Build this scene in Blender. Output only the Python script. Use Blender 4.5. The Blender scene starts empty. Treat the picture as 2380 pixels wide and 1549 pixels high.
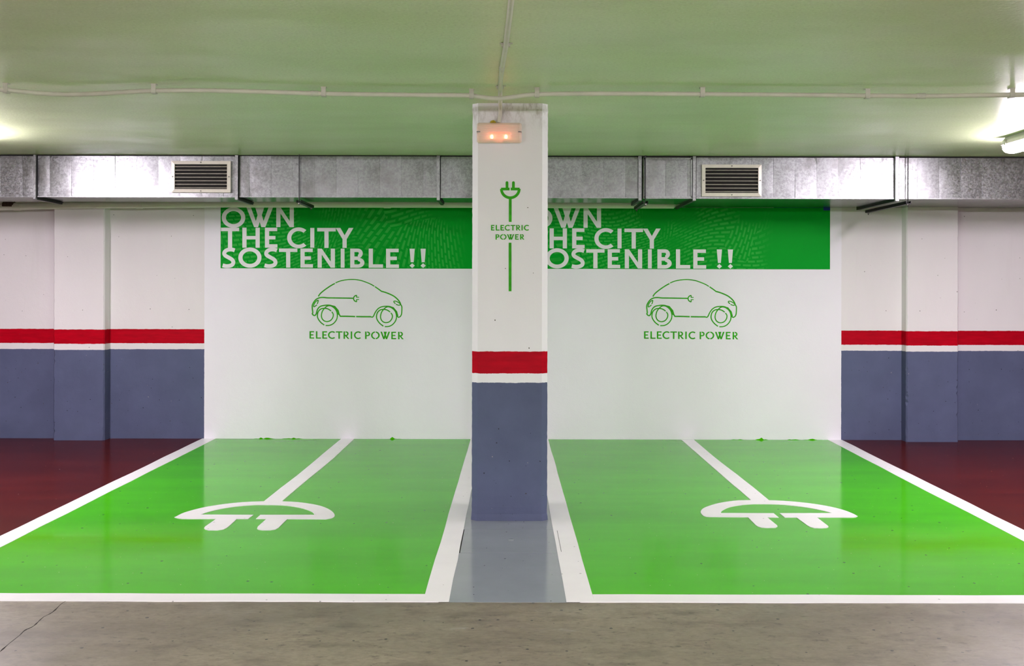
import bpy, math, random
from mathutils import Vector
from mathutils.geometry import tessellate_polygon

# ------------------------------------------------------------------ camera, world, exposure
scene = bpy.context.scene
col = scene.collection
PI = math.pi
EYE = 1.326            # camera height
FOC = 2300.0           # focal length in picture units (frame 2380 wide)
CX, CY = 1185.0, 675.0 # principal point
ROLL = 0.0021

cam_d = bpy.data.cameras.new('camera')
cam = bpy.data.objects.new('camera', cam_d)
col.objects.link(cam)
cam.location = (0, 0, EYE)
cam.rotation_euler = (PI / 2, -ROLL, 0)
cam_d.sensor_width = 36.0
cam_d.lens = FOC / 2380.0 * 36.0
cam_d.shift_x = (1190.0 - CX) / 2380.0
cam_d.shift_y = -(774.5 - CY) / 2380.0
cam_d.clip_start = 0.05
scene.camera = cam

world = bpy.data.worlds.new('world')
scene.world = world
world.use_nodes = True
world.node_tree.nodes['Background'].inputs[0].default_value = (0.02, 0.02, 0.02, 1)
world.node_tree.nodes['Background'].inputs[1].default_value = 0.2

scene.view_settings.view_transform = 'Standard'
scene.view_settings.look = 'None'
scene.view_settings.gamma = 1.0
scene.view_settings.use_curve_mapping = False
scene.view_settings.exposure = 0.0

TUBE_STRENGTH = 150.0          # lit diffusers over the bays
AISLE_STRENGTH = 370.0         # lit diffusers over the driving aisle

# ------------------------------------------------------------------ sizes of the place (metres)
CEIL = 2.40
WALL_Y = 8.79
DUCT_Y = 7.88
COL_Y = 5.68
XL, XR, YB = -8.5, 8.5, -6.0

def unroll(u, v):
    du, dv = u - CX, v - CY
    return du + ROLL * dv, dv - ROLL * du
def on_wall(u, v, Y=WALL_Y):
    """measured position -> metres on an upright plane at distance Y"""
    a, b = unroll(u, v); s = FOC / Y
    return a / s, EYE - b / s
def on_floor(u, v, z=0.0):
    a, b = unroll(u, v); s = b / (EYE - z)
    return a / s, FOC / s

# ------------------------------------------------------------------ mesh helpers
class MB:
    def __init__(self):
        self.v = []; self.f = []; self.smooth = False
    def quad(self, *p):
        n = len(self.v); self.v += [tuple(q) for q in p]; self.f.append(tuple(range(n, n + len(p))))
    def box(self, a, b):
        x0, y0, z0 = a; x1, y1, z1 = b
        if x0 > x1: x0, x1 = x1, x0
        if y0 > y1: y0, y1 = y1, y0
        if z0 > z1: z0, z1 = z1, z0
        n = len(self.v)
        self.v += [(x0,y0,z0),(x1,y0,z0),(x1,y1,z0),(x0,y1,z0),(x0,y0,z1),(x1,y0,z1),(x1,y1,z1),(x0,y1,z1)]
        for q in ((0,3,2,1),(4,5,6,7),(0,1,5,4),(1,2,6,5),(2,3,7,6),(3,0,4,7)):
            self.f.append(tuple(n + i for i in q))
        return self
    def hexa(self, p):
        """eight corners in box order"""
        n = len(self.v); self.v += [tuple(q) for q in p]
        for q in ((0,3,2,1),(4,5,6,7),(0,1,5,4),(1,2,6,5),(2,3,7,6),(3,0,4,7)):
            self.f.append(tuple(n + i for i in q))
        return self
    def prism(self, pts, d, holes=()):
        """flat outline (3-D points) with holes, extruded by vector d"""
        d = Vector(d)
        loops = [[Vector(p) for p in pts]] + [[Vector(p) for p in h] for h in holes]
        flat = [p for l in loops for p in l]
        n = len(self.v); m = len(flat)
        self.v += [tuple(p) for p in flat] + [tuple(p + d) for p in flat]
        if len(loops) == 1 and m <= 4:
            tris = [tuple(range(m))]
        else:
            tris = tessellate_polygon(loops)
        for t in tris:
            a = [flat[i] for i in t[:3]]
            nn = (a[1] - a[0]).cross(a[2] - a[0])
            t = tuple(t) if nn.dot(d) < 0 else tuple(reversed(t))
            self.f.append(tuple(n + i for i in t))
            self.f.append(tuple(n + m + i for i in reversed(t)))
        o = n
        for l in loops:
            k = len(l)
            for i in range(k):
                j = (i + 1) % k
                self.f.append((o + i, o + j, o + m + j, o + m + i))
            o += k
        return self
    def tube(self, path, r, seg=12, cap=True):
        path = [Vector(p) for p in path]
        n0 = len(self.v); N = len(path)
        up = None
        for i, p in enumerate(path):
            if i == 0: t = path[1] - p
            elif i == N - 1: t = p - path[i - 1]
            else: t = (path[i + 1] - p).normalized() + (p - path[i - 1]).normalized()
            t.normalize()
            if up is None:
                up = Vector((0, 0, 1)) if abs(t.z) < 0.9 else Vector((1, 0, 0))
            a = t.cross(up).normalized(); b = a.cross(t).normalized(); up = b
            rr = r[i] if isinstance(r, (list, tuple)) else r
            for k in range(seg):
                th = 2 * PI * k / seg
                self.v.append(tuple(p + a * math.cos(th) * rr + b * math.sin(th) * rr))
        for i in range(N - 1):
            for k in range(seg):
                k2 = (k + 1) % seg
                self.f.append((n0 + i*seg + k, n0 + i*seg + k2, n0 + (i+1)*seg + k2, n0 + (i+1)*seg + k))
        if cap:
            self.f.append(tuple(n0 + k for k in reversed(range(seg))))
            self.f.append(tuple(n0 + (N-1)*seg + k for k in range(seg)))
        self.smooth = True
        return self
    def build(self, name, mat, parent=None, bevel=0.0, segs=2):
        me = bpy.data.meshes.new(name)
        me.from_pydata(self.v, [], self.f)
        me.materials.append(mat)
        me.update()
        import bmesh
        bm = bmesh.new(); bm.from_mesh(me)
        bmesh.ops.recalc_face_normals(bm, faces=bm.faces)
        bm.to_mesh(me); bm.free()
        o = bpy.data.objects.new(name, me)
        col.objects.link(o)
        if parent: o.parent = parent
        if self.smooth:
            me.shade_smooth()
            me.set_sharp_from_angle(angle=math.radians(35))
        if bevel > 0:
            m = o.modifiers.new('bevel', 'BEVEL'); m.width = bevel; m.segments = segs; m.limit_method = 'ANGLE'
        return o

def catmull(p, n=8, closed=False):
    out = []; N = len(p)
    rng = range(N) if closed else range(N - 1)
    for i in rng:
        if closed:
            a, b, c, d = p[(i-1) % N], p[i], p[(i+1) % N], p[(i+2) % N]
        else:
            a = p[max(i-1, 0)]; b = p[i]; c = p[i+1]; d = p[min(i+2, N-1)]
        for k in range(n):
            t = k / n
            out.append(tuple(0.5 * ((2*b[q]) + (-a[q]+c[q])*t + (2*a[q]-5*b[q]+4*c[q]-d[q])*t*t + (-a[q]+3*b[q]-3*c[q]+d[q])*t**3) for q in range(len(b))))
    if not closed: out.append(tuple(p[-1]))
    return out

def thing(name, label, cat, loc=(0, 0, 0), group=None):
    o = bpy.data.objects.new(name, None); col.objects.link(o)
    o.location = loc; o.empty_display_size = 0.1
    o['label'] = label; o['category'] = cat
    if group: o['group'] = group
    return o
def tag(o, label, cat=None, group=None):
    o['label'] = label
    if cat: o['category'] = cat
    if group: o['group'] = group
    return o
def struct(o, label=None, cat=None):
    o['kind'] = 'structure'
    if label: o['label'] = label
    if cat: o['category'] = cat
    return o
def keep(o, parent):
    """parent without moving (parent is an unrotated Empty)"""
    o.parent = parent
    o.matrix_parent_inverse = parent.matrix_basis.inverted()
    return o
def copy_tree(o, parent=None, move=None):
    c = o.copy(); col.objects.link(c)
    if parent: c.parent = parent
    for ch in o.children: copy_tree(ch, c)
    return c

# ------------------------------------------------------------------ materials
class Mat:
    def __init__(self, name):
        self.m = bpy.data.materials.new(name); self.m.use_nodes = True
        self.t = self.m.node_tree; self.n = self.t.nodes; self.bs = self.n['Principled BSDF']
    def new(self, kind, **kw):
        nd = self.n.new(kind)
        for k, v in kw.items(): setattr(nd, k, v)
        return nd
    def link(self, a, b): self.t.links.new(a, b)
    def pos(self):
        return self.new('ShaderNodeNewGeometry').outputs['Position']
    def sep(self):
        s = self.new('ShaderNodeSeparateXYZ'); self.link(self.pos(), s.inputs[0]); return s
    def noise(self, scale, detail=4, rough=0.55, stretch=(1, 1, 1)):
        mp = self.new('ShaderNodeMapping'); mp.inputs['Scale'].default_value = stretch
        self.link(self.pos(), mp.inputs[0])
        nz = self.new('ShaderNodeTexNoise'); nz.inputs['Scale'].default_value = scale
        nz.inputs['Detail'].default_value = detail; nz.inputs['Roughness'].default_value = rough
        self.link(mp.outputs[0], nz.inputs['Vector']); return nz.outputs['Fac']
    def voronoi(self, scale, stretch=(1, 1, 1), out='Distance'):
        mp = self.new('ShaderNodeMapping'); mp.inputs['Scale'].default_value = stretch
        self.link(self.pos(), mp.inputs[0])
        vz = self.new('ShaderNodeTexVoronoi'); vz.inputs['Scale'].default_value = scale
        self.link(mp.outputs[0], vz.inputs['Vector']); return vz.outputs[out]
    def math(self, op, a, b=None, c=None):
        nd = self.new('ShaderNodeMath', operation=op)
        for i, x in enumerate((a, b, c)):
            if x is None: continue
            if isinstance(x, (int, float)): nd.inputs[i].default_value = x
            else: self.link(x, nd.inputs[i])
        return nd.outputs[0]
    def ramp(self, fac, a, b, lo=0.0, hi=1.0):
        nd = self.new('ShaderNodeMapRange'); nd.clamp = True
        self.link(fac, nd.inputs[0])
        nd.inputs[1].default_value = a; nd.inputs[2].default_value = b
        nd.inputs[3].default_value = lo; nd.inputs[4].default_value = hi
        return nd.outputs[0]
    def mix(self, fac, a, b, mode='MIX'):
        nd = self.new('ShaderNodeMix', data_type='RGBA', blend_type=mode)
        for i, x in ((0, fac), (6, a), (7, b)):
            if isinstance(x, (int, float)): nd.inputs[i].default_value = x
            elif isinstance(x, tuple): nd.inputs[i].default_value = (*x[:3], 1)
            else: self.link(x, nd.inputs[i])
        return nd.outputs[2]
    def color(self, c):
        if isinstance(c, tuple): self.bs.inputs['Base Color'].default_value = (*c[:3], 1)
        else: self.link(c, self.bs.inputs['Base Color'])
        return self
    def rough(self, r):
        if isinstance(r, (int, float)): self.bs.inputs['Roughness'].default_value = r
        else: self.link(r, self.bs.inputs['Roughness'])
        return self
    def set(self, **kw):
        for k, v in kw.items():
            self.bs.inputs[k.replace('_', ' ')].default_value = v
        return self
    def bump(self, h, strength=0.3, dist=0.002):
        b = self.new('ShaderNodeBump'); b.inputs['Strength'].default_value = strength
        b.inputs['Distance'].default_value = dist
        self.link(h, b.inputs['Height'])
        old = self.bs.inputs['Normal'].links
        if old: self.link(old[0].from_socket, b.inputs['Normal'])
        self.link(b.outputs[0], self.bs.inputs['Normal']); return self
    def mottled(self, c, amount=0.08, scale=3.0, stretch=(1, 1, 1)):
        n = self.noise(scale, 5, 0.6, stretch)
        d = tuple(x * (1 - amount) for x in c); l = tuple(min(1, x * (1 + amount)) for x in c)
        return self.mix(self.ramp(n, 0.3, 0.7), d, l)
    def specks(self, c, dark, scale=9.0, size=0.035, keepf=0.62, plane='xy', mask=None):
        """sparse pinholes and chips on a flat surface"""
        sp = self.sep(); cb = self.new('ShaderNodeCombineXYZ')
        wob = self.math('MULTIPLY', self.noise(130, 2), 0.006)
        if plane == 'xy':
            self.link(self.math('ADD', sp.outputs['X'], wob), cb.inputs[0]); self.link(self.math('ADD', sp.outputs['Y'], wob), cb.inputs[1])
        else:
            self.link(self.math('ADD', self.math('ADD', sp.outputs['X'], sp.outputs['Y']), wob), cb.inputs[0]); self.link(self.math('SUBTRACT', sp.outputs['Z'], wob), cb.inputs[1])
        vz = self.new('ShaderNodeTexVoronoi', voronoi_dimensions='2D'); vz.inputs['Scale'].default_value = scale
        self.link(cb.outputs[0], vz.inputs['Vector'])
        g = self.new('ShaderNodeSeparateColor'); self.link(vz.outputs['Color'], g.inputs[0])
        rad = self.math('MULTIPLY', g.outputs[1], size * 1.4)
        hole = self.math('LESS_THAN', vz.outputs['Distance'], rad)
        f = self.math('MULTIPLY', hole, self.math('GREATER_THAN', g.outputs[0], keepf))
        if mask is not None: f = self.math('MULTIPLY', f, mask)
        return self.mix(f, c, dark)

def simple(name, c, rough=0.5, metal=0.0, amount=0.06, scale=6.0, bump=0.0, bscale=60):
    m = Mat(name); m.set(Specular_IOR_Level=0.25); m.color(m.mottled(c, amount, scale)); m.rough(rough); m.set(Metallic=metal)
    if bump: m.bump(m.noise(bscale, 3), bump, 0.002)
    return m.m

C_OLD = (0.76, 0.74, 0.735); C_NEW = (0.83, 0.82, 0.86)
C_RED = (0.42, 0.0, 0.010); C_BLUE = (0.098, 0.114, 0.196)

def banded(name, white, x0=None, x1=None, z=(0.795, 0.848, 0.974), mottle=0.03, top_dirt=False):
    m = Mat(name); s = m.sep()
    wob = m.math('MULTIPLY', m.math('SUBTRACT', m.noise(26, 4, 0.7), 0.5), 0.010)
    zz = m.math('ADD', s.outputs['Z'], wob)
    w = m.mottled(white, mottle, 1.6, (1, 1, 0.45))
    w = m.mix(m.ramp(m.noise(2.2, 4, 0.6, (3.5, 3.5, 0.25)), 0.60, 0.78, 0, 0.10), w, (0.42, 0.37, 0.33))
    if top_dirt:   # old glue and smudges left around the lamp and its cable
        d = m.math('MULTIPLY', m.ramp(m.noise(14, 6, 0.7, (1, 1, 0.5)), 0.48, 0.62, 0, 0.6), m.ramp(s.outputs['Z'], 2.24, 2.36))
        w = m.mix(d, w, (0.30, 0.26, 0.22))
    red = m.mottled(C_RED, 0.18, 14, (0.5, 1, 3))
    blue = m.mottled(C_BLUE, 0.10, 3)
    inred = m.math('MULTIPLY', m.math('GREATER_THAN', zz, z[1]), m.math('LESS_THAN', zz, z[2]))
    inblue = m.math('LESS_THAN', zz, z[0])
    c = m.mix(inred, w, red); c = m.mix(inblue, c, blue)
    c = m.specks(c, (0.06, 0.05, 0.05), 6.0, 0.016, 0.55, 'xz')
    c = m.specks(c, (0.025, 0.025, 0.035), 11.0, 0.030, 0.40, 'xz', inblue)
    c = m.specks(c, (0.45, 0.40, 0.36), 5.0, 0.010, 0.70, 'xz', inblue)
    if x0 is not None:
        xw = m.math('ADD', s.outputs['X'], m.math('MULTIPLY', wob, 0.6))
        inside = m.math('MULTIPLY', m.math('GREATER_THAN', xw, x0), m.math('LESS_THAN', xw, x1))
        c = m.mix(inside, c, m.mottled(C_NEW, 0.02, 1.4))
    m.color(c); m.rough(0.45); m.set(Specular_IOR_Level=0.08)
    m.bump(m.noise(9, 5, 0.6), 0.25, 0.010)
    m.bump(m.noise(90, 3, 0.6), 0.22, 0.002)
    return m.m

M = {}
M['wall'] = banded('wall_paint', C_OLD, -2.713, 2.945)
M['side_wall'] = banded('side_wall_paint', C_OLD)
M['pilaster'] = banded('pilaster_paint', C_OLD)
M['column'] = banded('column_paint', (0.82, 0.81, 0.84), top_dirt=True)

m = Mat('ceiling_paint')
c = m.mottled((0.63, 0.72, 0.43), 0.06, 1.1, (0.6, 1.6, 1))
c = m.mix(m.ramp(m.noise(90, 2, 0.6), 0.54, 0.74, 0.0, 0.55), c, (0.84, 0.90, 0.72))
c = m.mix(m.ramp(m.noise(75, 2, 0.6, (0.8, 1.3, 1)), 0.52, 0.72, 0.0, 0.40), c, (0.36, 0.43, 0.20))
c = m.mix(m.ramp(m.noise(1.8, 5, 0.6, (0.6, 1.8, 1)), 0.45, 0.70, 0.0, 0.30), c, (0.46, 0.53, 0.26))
m.color(c); m.rough(m.ramp(m.noise(2.0, 4, 0.6, (0.7, 1.6, 1)), 0.35, 0.65, 0.30, 0.42))
m.bump(m.noise(1.6, 2, 0.4), 0.25, 0.030)
m.bump(m.noise(60, 2, 0.4), 0.25, 0.0035)
m.set(Specular_IOR_Level=1.0)
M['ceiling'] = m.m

m = Mat('green_epoxy')
c = m.mottled((0.058, 0.42, 0.0), 0.08, 1.8, (0.5, 2.0, 1))
c = m.specks(c, (0.02, 0.10, 0.02), 6.0, 0.03, 0.55)
c = m.specks(c, (0.45, 0.55, 0.25), 11.0, 0.018, 0.60)
m.color(c); m.rough(m.ramp(m.noise(2.2, 4, 0.6, (0.5, 2.2, 1)), 0.3, 0.7, 0.07, 0.15))
m.set(IOR=1.16)
M['green'] = m.m

m = Mat('white_floor_paint'); m.color(m.specks(m.mottled((0.82, 0.82, 0.82), 0.03, 4), (0.3, 0.3, 0.3), 8, 0.03, 0.6)); m.rough(0.34)
m.bump(m.noise(40, 3), 0.08, 0.002)
M['line'] = m.m

m = Mat('grey_epoxy')
c = m.mottled((0.235, 0.265, 0.285), 0.07, 3); c = m.specks(c, (0.05, 0.05, 0.05), 9, 0.03, 0.58)
m.color(c); m.rough(0.13)
M['grey'] = m.m

m = Mat('oxide_red_epoxy')
c = m.mottled((0.064, 0.006, 0.003), 0.25, 2.0, (0.5, 2.5, 1)); c = m.specks(c, (0.4, 0.3, 0.25), 7, 0.016, 0.6)
m.color(c); m.rough(0.20)
m.set(IOR=1.10)
M['oxide'] = m.m

m = Mat('worn_concrete')
c = m.mottled((0.205, 0.182, 0.128), 0.25, 1.2, (0.6, 1.6, 1))
scuff = m.ramp(m.noise(6, 8, 0.72, (0.6, 1.3, 1)), 0.50, 0.68, 0, 0.70)
c = m.mix(scuff, c, (0.088, 0.075, 0.055))
scuff2 = m.ramp(m.noise(26, 6, 0.72, (0.6, 1.1, 1)), 0.56, 0.66, 0, 0.75)
c = m.mix(scuff2, c, (0.055, 0.047, 0.036))
scuff3 = m.ramp(m.noise(60, 4, 0.7, (0.5, 1.0, 1)), 0.40, 0.62, 0, 0.45)
c = m.mix(scuff3, c, (0.11, 0.095, 0.072))
pale = m.ramp(m.noise(2.7, 5, 0.7, (0.7, 1.5, 1)), 0.66, 0.76, 0, 0.5)
c = m.mix(pale, c, (0.42, 0.41, 0.38))
c = m.specks(c, (0.03, 0.03, 0.03), 9, 0.045, 0.55)
m.color(c); m.rough(m.ramp(m.noise(6, 4), 0.3, 0.7, 0.30, 0.5)); m.bump(m.noise(30, 5, 0.7), 0.18, 0.003)
M['concrete'] = m.m

def galvanised(name, base, rlo, rhi):
    m = Mat(name)
    sp = m.voronoi(120, (1, 1, 1), 'Color')
    g = m.new('ShaderNodeRGBToBW'); m.link(sp, g.inputs[0])
    lo = tuple(x * 0.80 for x in base); hi = tuple(min(1, x * 1.18) for x in base)
    c = m.mix(g.outputs[0], lo, hi)
    dirt = m.ramp(m.noise(4.5, 6, 0.65), 0.52, 0.70, 0, 0.6)
    c = m.mix(dirt, c, (0.16, 0.15, 0.14))
    c = m.mix(m.ramp(m.noise(55, 3, 0.6), 0.45, 0.60, 0, 0.40), c, tuple(x * 0.45 for x in base))
    scr = m.ramp(m.noise(9, 6, 0.75, (1, 1, 1.8)), 0.64, 0.72, 0, 0.7)
    c = m.mix(scr, c, (0.10, 0.10, 0.10))
    m.color(c); m.set(Metallic=1.0)
    m.rough(m.ramp(g.outputs[0], 0.1, 0.9, rlo, rhi))
    m.bump(m.noise(3.2, 3, 0.5), 0.30, 0.020)
    m.bump(g.outputs[0], 0.06, 0.002)
    return m.m
M['duct'] = galvanised('galvanised_sheet', (0.36, 0.37, 0.38), 0.29, 0.52)
M['duct_plain'] = galvanised('galvanised_sheet_smooth', (0.36, 0.37, 0.38), 0.20, 0.25)
M['flange'] = galvanised('galvanised_flange', (0.42, 0.43, 0.44), 0.35, 0.5)
M['black_steel'] = simple('dark_steel', (0.035, 0.035, 0.036), 0.45, 0.7)
M['gasket_gap_shade'] = simple('black_gasket_gap_shade', (0.012, 0.012, 0.012), 0.7)  # gasket black, also the painted shadow in the gap above the duct
M['grille'] = simple('cream_aluminium', (0.72, 0.67, 0.60), 0.4, 0.15, 0.06, 20)
M['slat'] = simple('dark_aluminium_slat', (0.40, 0.365, 0.315), 0.5, 0.15, 0.20, 25)  # darker and blotchier than the frame
M['cavity'] = simple('dark_cavity', (0.015, 0.014, 0.013), 0.9)
M['screw'] = simple('grey_screw', (0.20, 0.19, 0.18), 0.4, 0.8)
M['conduit'] = simple('painted_conduit', (0.62, 0.60, 0.52), 0.38, 0, 0.06, 12)
M['clip'] = simple('painted_clip', (0.58, 0.57, 0.50), 0.45, 0, 0.08, 40)
M['drain'] = simple('cream_drain_pipe', (0.74, 0.73, 0.66), 0.35, 0, 0.05, 5)
M['stain'] = simple('burnt_stain', (0.06, 0.035, 0.03), 0.8, 0, 0.4, 30)
M['stencil'] = simple('green_stencil_paint', (0.026, 0.35, 0.0), 0.6, 0, 0.20, 30)
M['letter'] = simple('white_vinyl', (0.80, 0.80, 0.80), 0.4, 0, 0.03, 10)
M['blue_print'] = simple('blue_vinyl', (0.010, 0.05, 0.30), 0.35, 0, 0.03, 10)
M['white_plastic'] = simple('white_plastic', (0.80, 0.79, 0.76), 0.35, 0, 0.03, 10)
M['yellow_foam'] = simple('yellow_foam', (0.42, 0.33, 0.03), 0.8, 0, 0.3, 60, 0.5, 120)
M['crack'] = simple('crack_filler', (0.02, 0.018, 0.016), 0.9)

# printed street map of the banners
m = Mat('green_city_print')
s = m.sep()
warp = m.new('ShaderNodeTexNoise'); warp.inputs['Scale'].default_value = 0.9; warp.inputs['Detail'].default_value = 1
m.link(m.pos(), warp.inputs['Vector'])
wv = m.new('ShaderNodeVectorMath', operation='SCALE'); wv.inputs['Scale'].default_value = 0.75
m.link(warp.outputs['Color'], wv.inputs[0])
av = m.new('ShaderNodeVectorMath', operation='ADD'); m.link(m.pos(), av.inputs[0]); m.link(wv.outputs[0], av.inputs[1])
def blocks(rot, bw, bh, seed):
    mp = m.new('ShaderNodeMapping'); mp.vector_type = 'POINT'
    mp.inputs['Rotation'].default_value = (PI / 2, 0, 0)
    m.link(av.outputs[0], mp.inputs[0])
    mp2 = m.new('ShaderNodeMapping'); mp2.inputs['Rotation'].default_value = (0, 0, rot); mp2.inputs['Location'].default_value = (seed, seed * 0.37, 0)
    m.link(mp.outputs[0], mp2.inputs[0])
    b = m.new('ShaderNodeTexBrick'); b.inputs['Scale'].default_value = 1.0
    b.inputs['Brick Width'].default_value = bw; b.inputs['Row Height'].default_value = bh
    b.inputs['Mortar Size'].default_value = 0.009; b.inputs['Mortar Smooth'].default_value = 0.0
    m.link(mp2.outputs[0], b.inputs['Vector'])
    return m.math('SUBTRACT', 1.0, b.outputs['Fac'])
b1 = blocks(0.25, 0.085, 0.036, 0.0); b2 = blocks(1.45, 0.085, 0.034, 3.1)
pick = m.math('GREATER_THAN', m.noise(1.3, 1), 0.52)
mixb = m.math('ADD', m.math('MULTIPLY', b1, m.math('SUBTRACT', 1.0, pick)), m.math('MULTIPLY', b2, pick))
present = m.ramp(m.noise(2.0, 2), 0.40, 0.52)
# the map fades out to plain green towards the right end of each banner (print)
rel = m.math('FRACT', m.math('DIVIDE', m.math('ADD', s.outputs['X'], 2.566), 2.727))
fade = m.ramp(rel, 0.74, 0.80, 1.0, 0.0)
f = m.math('MULTIPLY', m.math('MULTIPLY', mixb, present), fade)
m.color(m.mix(m.math('MULTIPLY', f, 0.8), (0.0, 0.32, 0.020), (0.040, 0.41, 0.055)))
m.rough(0.5); m.set(Specular_IOR_Level=0.05)
M['banner'] = m.m

def emitter(name, c, strength):
    mt = bpy.data.materials.new(name); mt.use_nodes = True
    nt = mt.node_tree; nt.nodes.clear()
    e = nt.nodes.new('ShaderNodeEmission'); e.inputs[0].default_value = (*c, 1); e.inputs[1].default_value = strength
    o = nt.nodes.new('ShaderNodeOutputMaterial'); nt.links.new(e.outputs[0], o.inputs[0]); return mt
M['lit_bay'] = emitter('lit_diffuser_bay', (1.0, 0.875, 1.0), TUBE_STRENGTH)
M['lit_aisle'] = emitter('lit_diffuser_aisle', (1.0, 0.905, 1.0), AISLE_STRENGTH)
M['bulb'] = emitter('orange_bulb', (1.0, 0.33, 0.16), 12.0)
M['indicator'] = emitter('red_indicator', (1.0, 0.10, 0.04), 4.0)
mt = bpy.data.materials.new('ribbed_clear_cover'); mt.use_nodes = True
nt = mt.node_tree; bs = nt.nodes['Principled BSDF']; bs.inputs['Base Color'].default_value = (0.90, 0.84, 0.80, 1); bs.inputs['Roughness'].default_value = 0.25
tr = nt.nodes.new('ShaderNodeBsdfTransparent'); tr.inputs[0].default_value = (1.0, 0.93, 0.88, 1)
tl = nt.nodes.new('ShaderNodeBsdfTranslucent'); tl.inputs[0].default_value = (0.95, 0.80, 0.70, 1)
mx = nt.nodes.new('ShaderNodeMixShader'); mx.inputs[0].default_value = 0.45
mx2 = nt.nodes.new('ShaderNodeMixShader'); mx2.inputs[0].default_value = 0.35
nt.links.new(bs.outputs[0], mx2.inputs[1]); nt.links.new(tl.outputs[0], mx2.inputs[2])
nt.links.new(mx2.outputs[0], mx.inputs[1]); nt.links.new(tr.outputs[0], mx.inputs[2])
nt.links.new(mx.outputs[0], nt.nodes['Material Output'].inputs[0])
M['cover'] = mt

# ------------------------------------------------------------------ the room
b = MB(); b.box((XL, YB, -0.2), (XR, WALL_Y + 0.2, 0.0))
floor = struct(b.build('floor', M['concrete']), 'worn grey brown concrete garage floor', 'floor')
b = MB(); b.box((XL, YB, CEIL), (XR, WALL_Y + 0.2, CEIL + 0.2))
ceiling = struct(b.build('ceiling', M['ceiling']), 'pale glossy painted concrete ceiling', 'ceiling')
b = MB(); b.box((XL, WALL_Y, 0), (XR, WALL_Y + 0.2, CEIL))
wall_back = struct(b.build('wall_back', M['wall']), 'back wall, white behind the bays, grey blue dado and red stripe at the sides', 'wall')
b = MB(); b.box((XL - 0.2, YB, 0), (XL, WALL_Y + 0.2, CEIL)); struct(b.build('wall_left', M['side_wall']), 'side wall with red stripe and grey blue dado beyond the left neighbouring bay', 'wall')
b = MB(); b.box((XR, YB, 0), (XR + 0.2, WALL_Y + 0.2, CEIL)); struct(b.build('wall_right', M['side_wall']), 'side wall with red stripe and grey blue dado beyond the right neighbouring bay', 'wall')
b = MB(); b.box((XL - 0.2, YB - 0.2, 0), (XR + 0.2, YB, CEIL)); struct(b.build('wall_front', M['side_wall']), 'wall with red stripe across the driving aisle', 'wall')

# pilasters on the back wall: chipped vertical edges
def pilaster(x0, x1, depth, seed, label):
    rnd = random.Random(seed)
    b = MB(); N = 90; rows = []
    for i in range(N + 1):
        z = CEIL * i / N
        chip = 0.010 if z < 0.80 else 0.003
        def j(): return max(0, rnd.gauss(0, 1)) * chip * 0.55
        a, c = j(), j()
        y0 = WALL_Y - depth
        rows.append([(x0, WALL_Y, z), (x0, y0 + 0.012 + a, z), (x0 + 0.008 + a, y0, z), (x1 - 0.008 - c, y0, z), (x1, y0 + 0.012 + c, z), (x1, WALL_Y, z)])
    for r in rows: b.v += r
    for i in range(N):
        for k in range(5):
            b.f.append((i*6+k, i*6+k+1, (i+1)*6+k+1, (i+1)*6+k))
    o = b.build('trim_pilaster', M['pilaster'], wall_back)
    o['label'] = label
pxl0, _ = on_wall(125, 800, WALL_Y - .11); pxl1, _ = on_wall(243.5, 800, WALL_Y - .11)
pilaster(pxl0, pxl1, 0.12, 3, 'shallow white and grey blue pilaster left of the green bays')
pxr0, _ = on_wall(2107, 800, WALL_Y - .11); pxr1, _ = on_wall(2228, 800, WALL_Y - .11)
pilaster(pxr0, pxr1, 0.11, 5, 'shallow white and grey blue pilaster right of the green bays')

# ------------------------------------------------------------------ floor coatings and markings (parts of the floor)
def slab(name, outline, z0, z1, mat, label=None, holes=()):
    b = MB(); b.prism([(x, y, z1) for x, y in outline], (0, 0, z0 - z1), [[(x, y, z1) for x, y in h] for h in holes])
    o = b.build(name, mat, floor)
    if label: o['label'] = label
    return o
YF0, YF1 = 4.200, 4.305            # front line
XLo, XLi = -2.728, -2.610          # left outer line
def xro(y): return 2.812 + (y - 4.2) * 0.0300    # right outer line, outer edge
def xri(y): return 2.690 + (y - 4.2) * 0.0300
T1, T2, T3 = 0.0015, 0.0030, 0.0042
slab('bay_coating', [(XLi - .05, YF0 + .05), (-.30, YF0 + .05), (-.30, WALL_Y), (XLi - .05, WALL_Y)], 0, T1, M['green'], 'glossy green coating of the left charging bay')
slab('bay_coating', [(.30, YF0 + .05), (xri(YF0) + .05, YF0 + .05), (xri(WALL_Y) + .05, WALL_Y), (.30, WALL_Y)], 0, T1, M['green'], 'glossy green coating of the right charging bay')
slab('red_coating', [(XL, YF0), (XLo + .05, YF0), (XLo + .05, WALL_Y), (XL, WALL_Y)], 0, T1, M['oxide'], 'dark oxide red coating of the bay on the left')
slab('red_coating', [(xro(YF0) - .05, YF0), (XR, YF0), (XR, WALL_Y), (xro(WALL_Y) - .05, WALL_Y)], 0, T1, M['oxide'], 'dark oxide red coating of the bay on the right')
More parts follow.
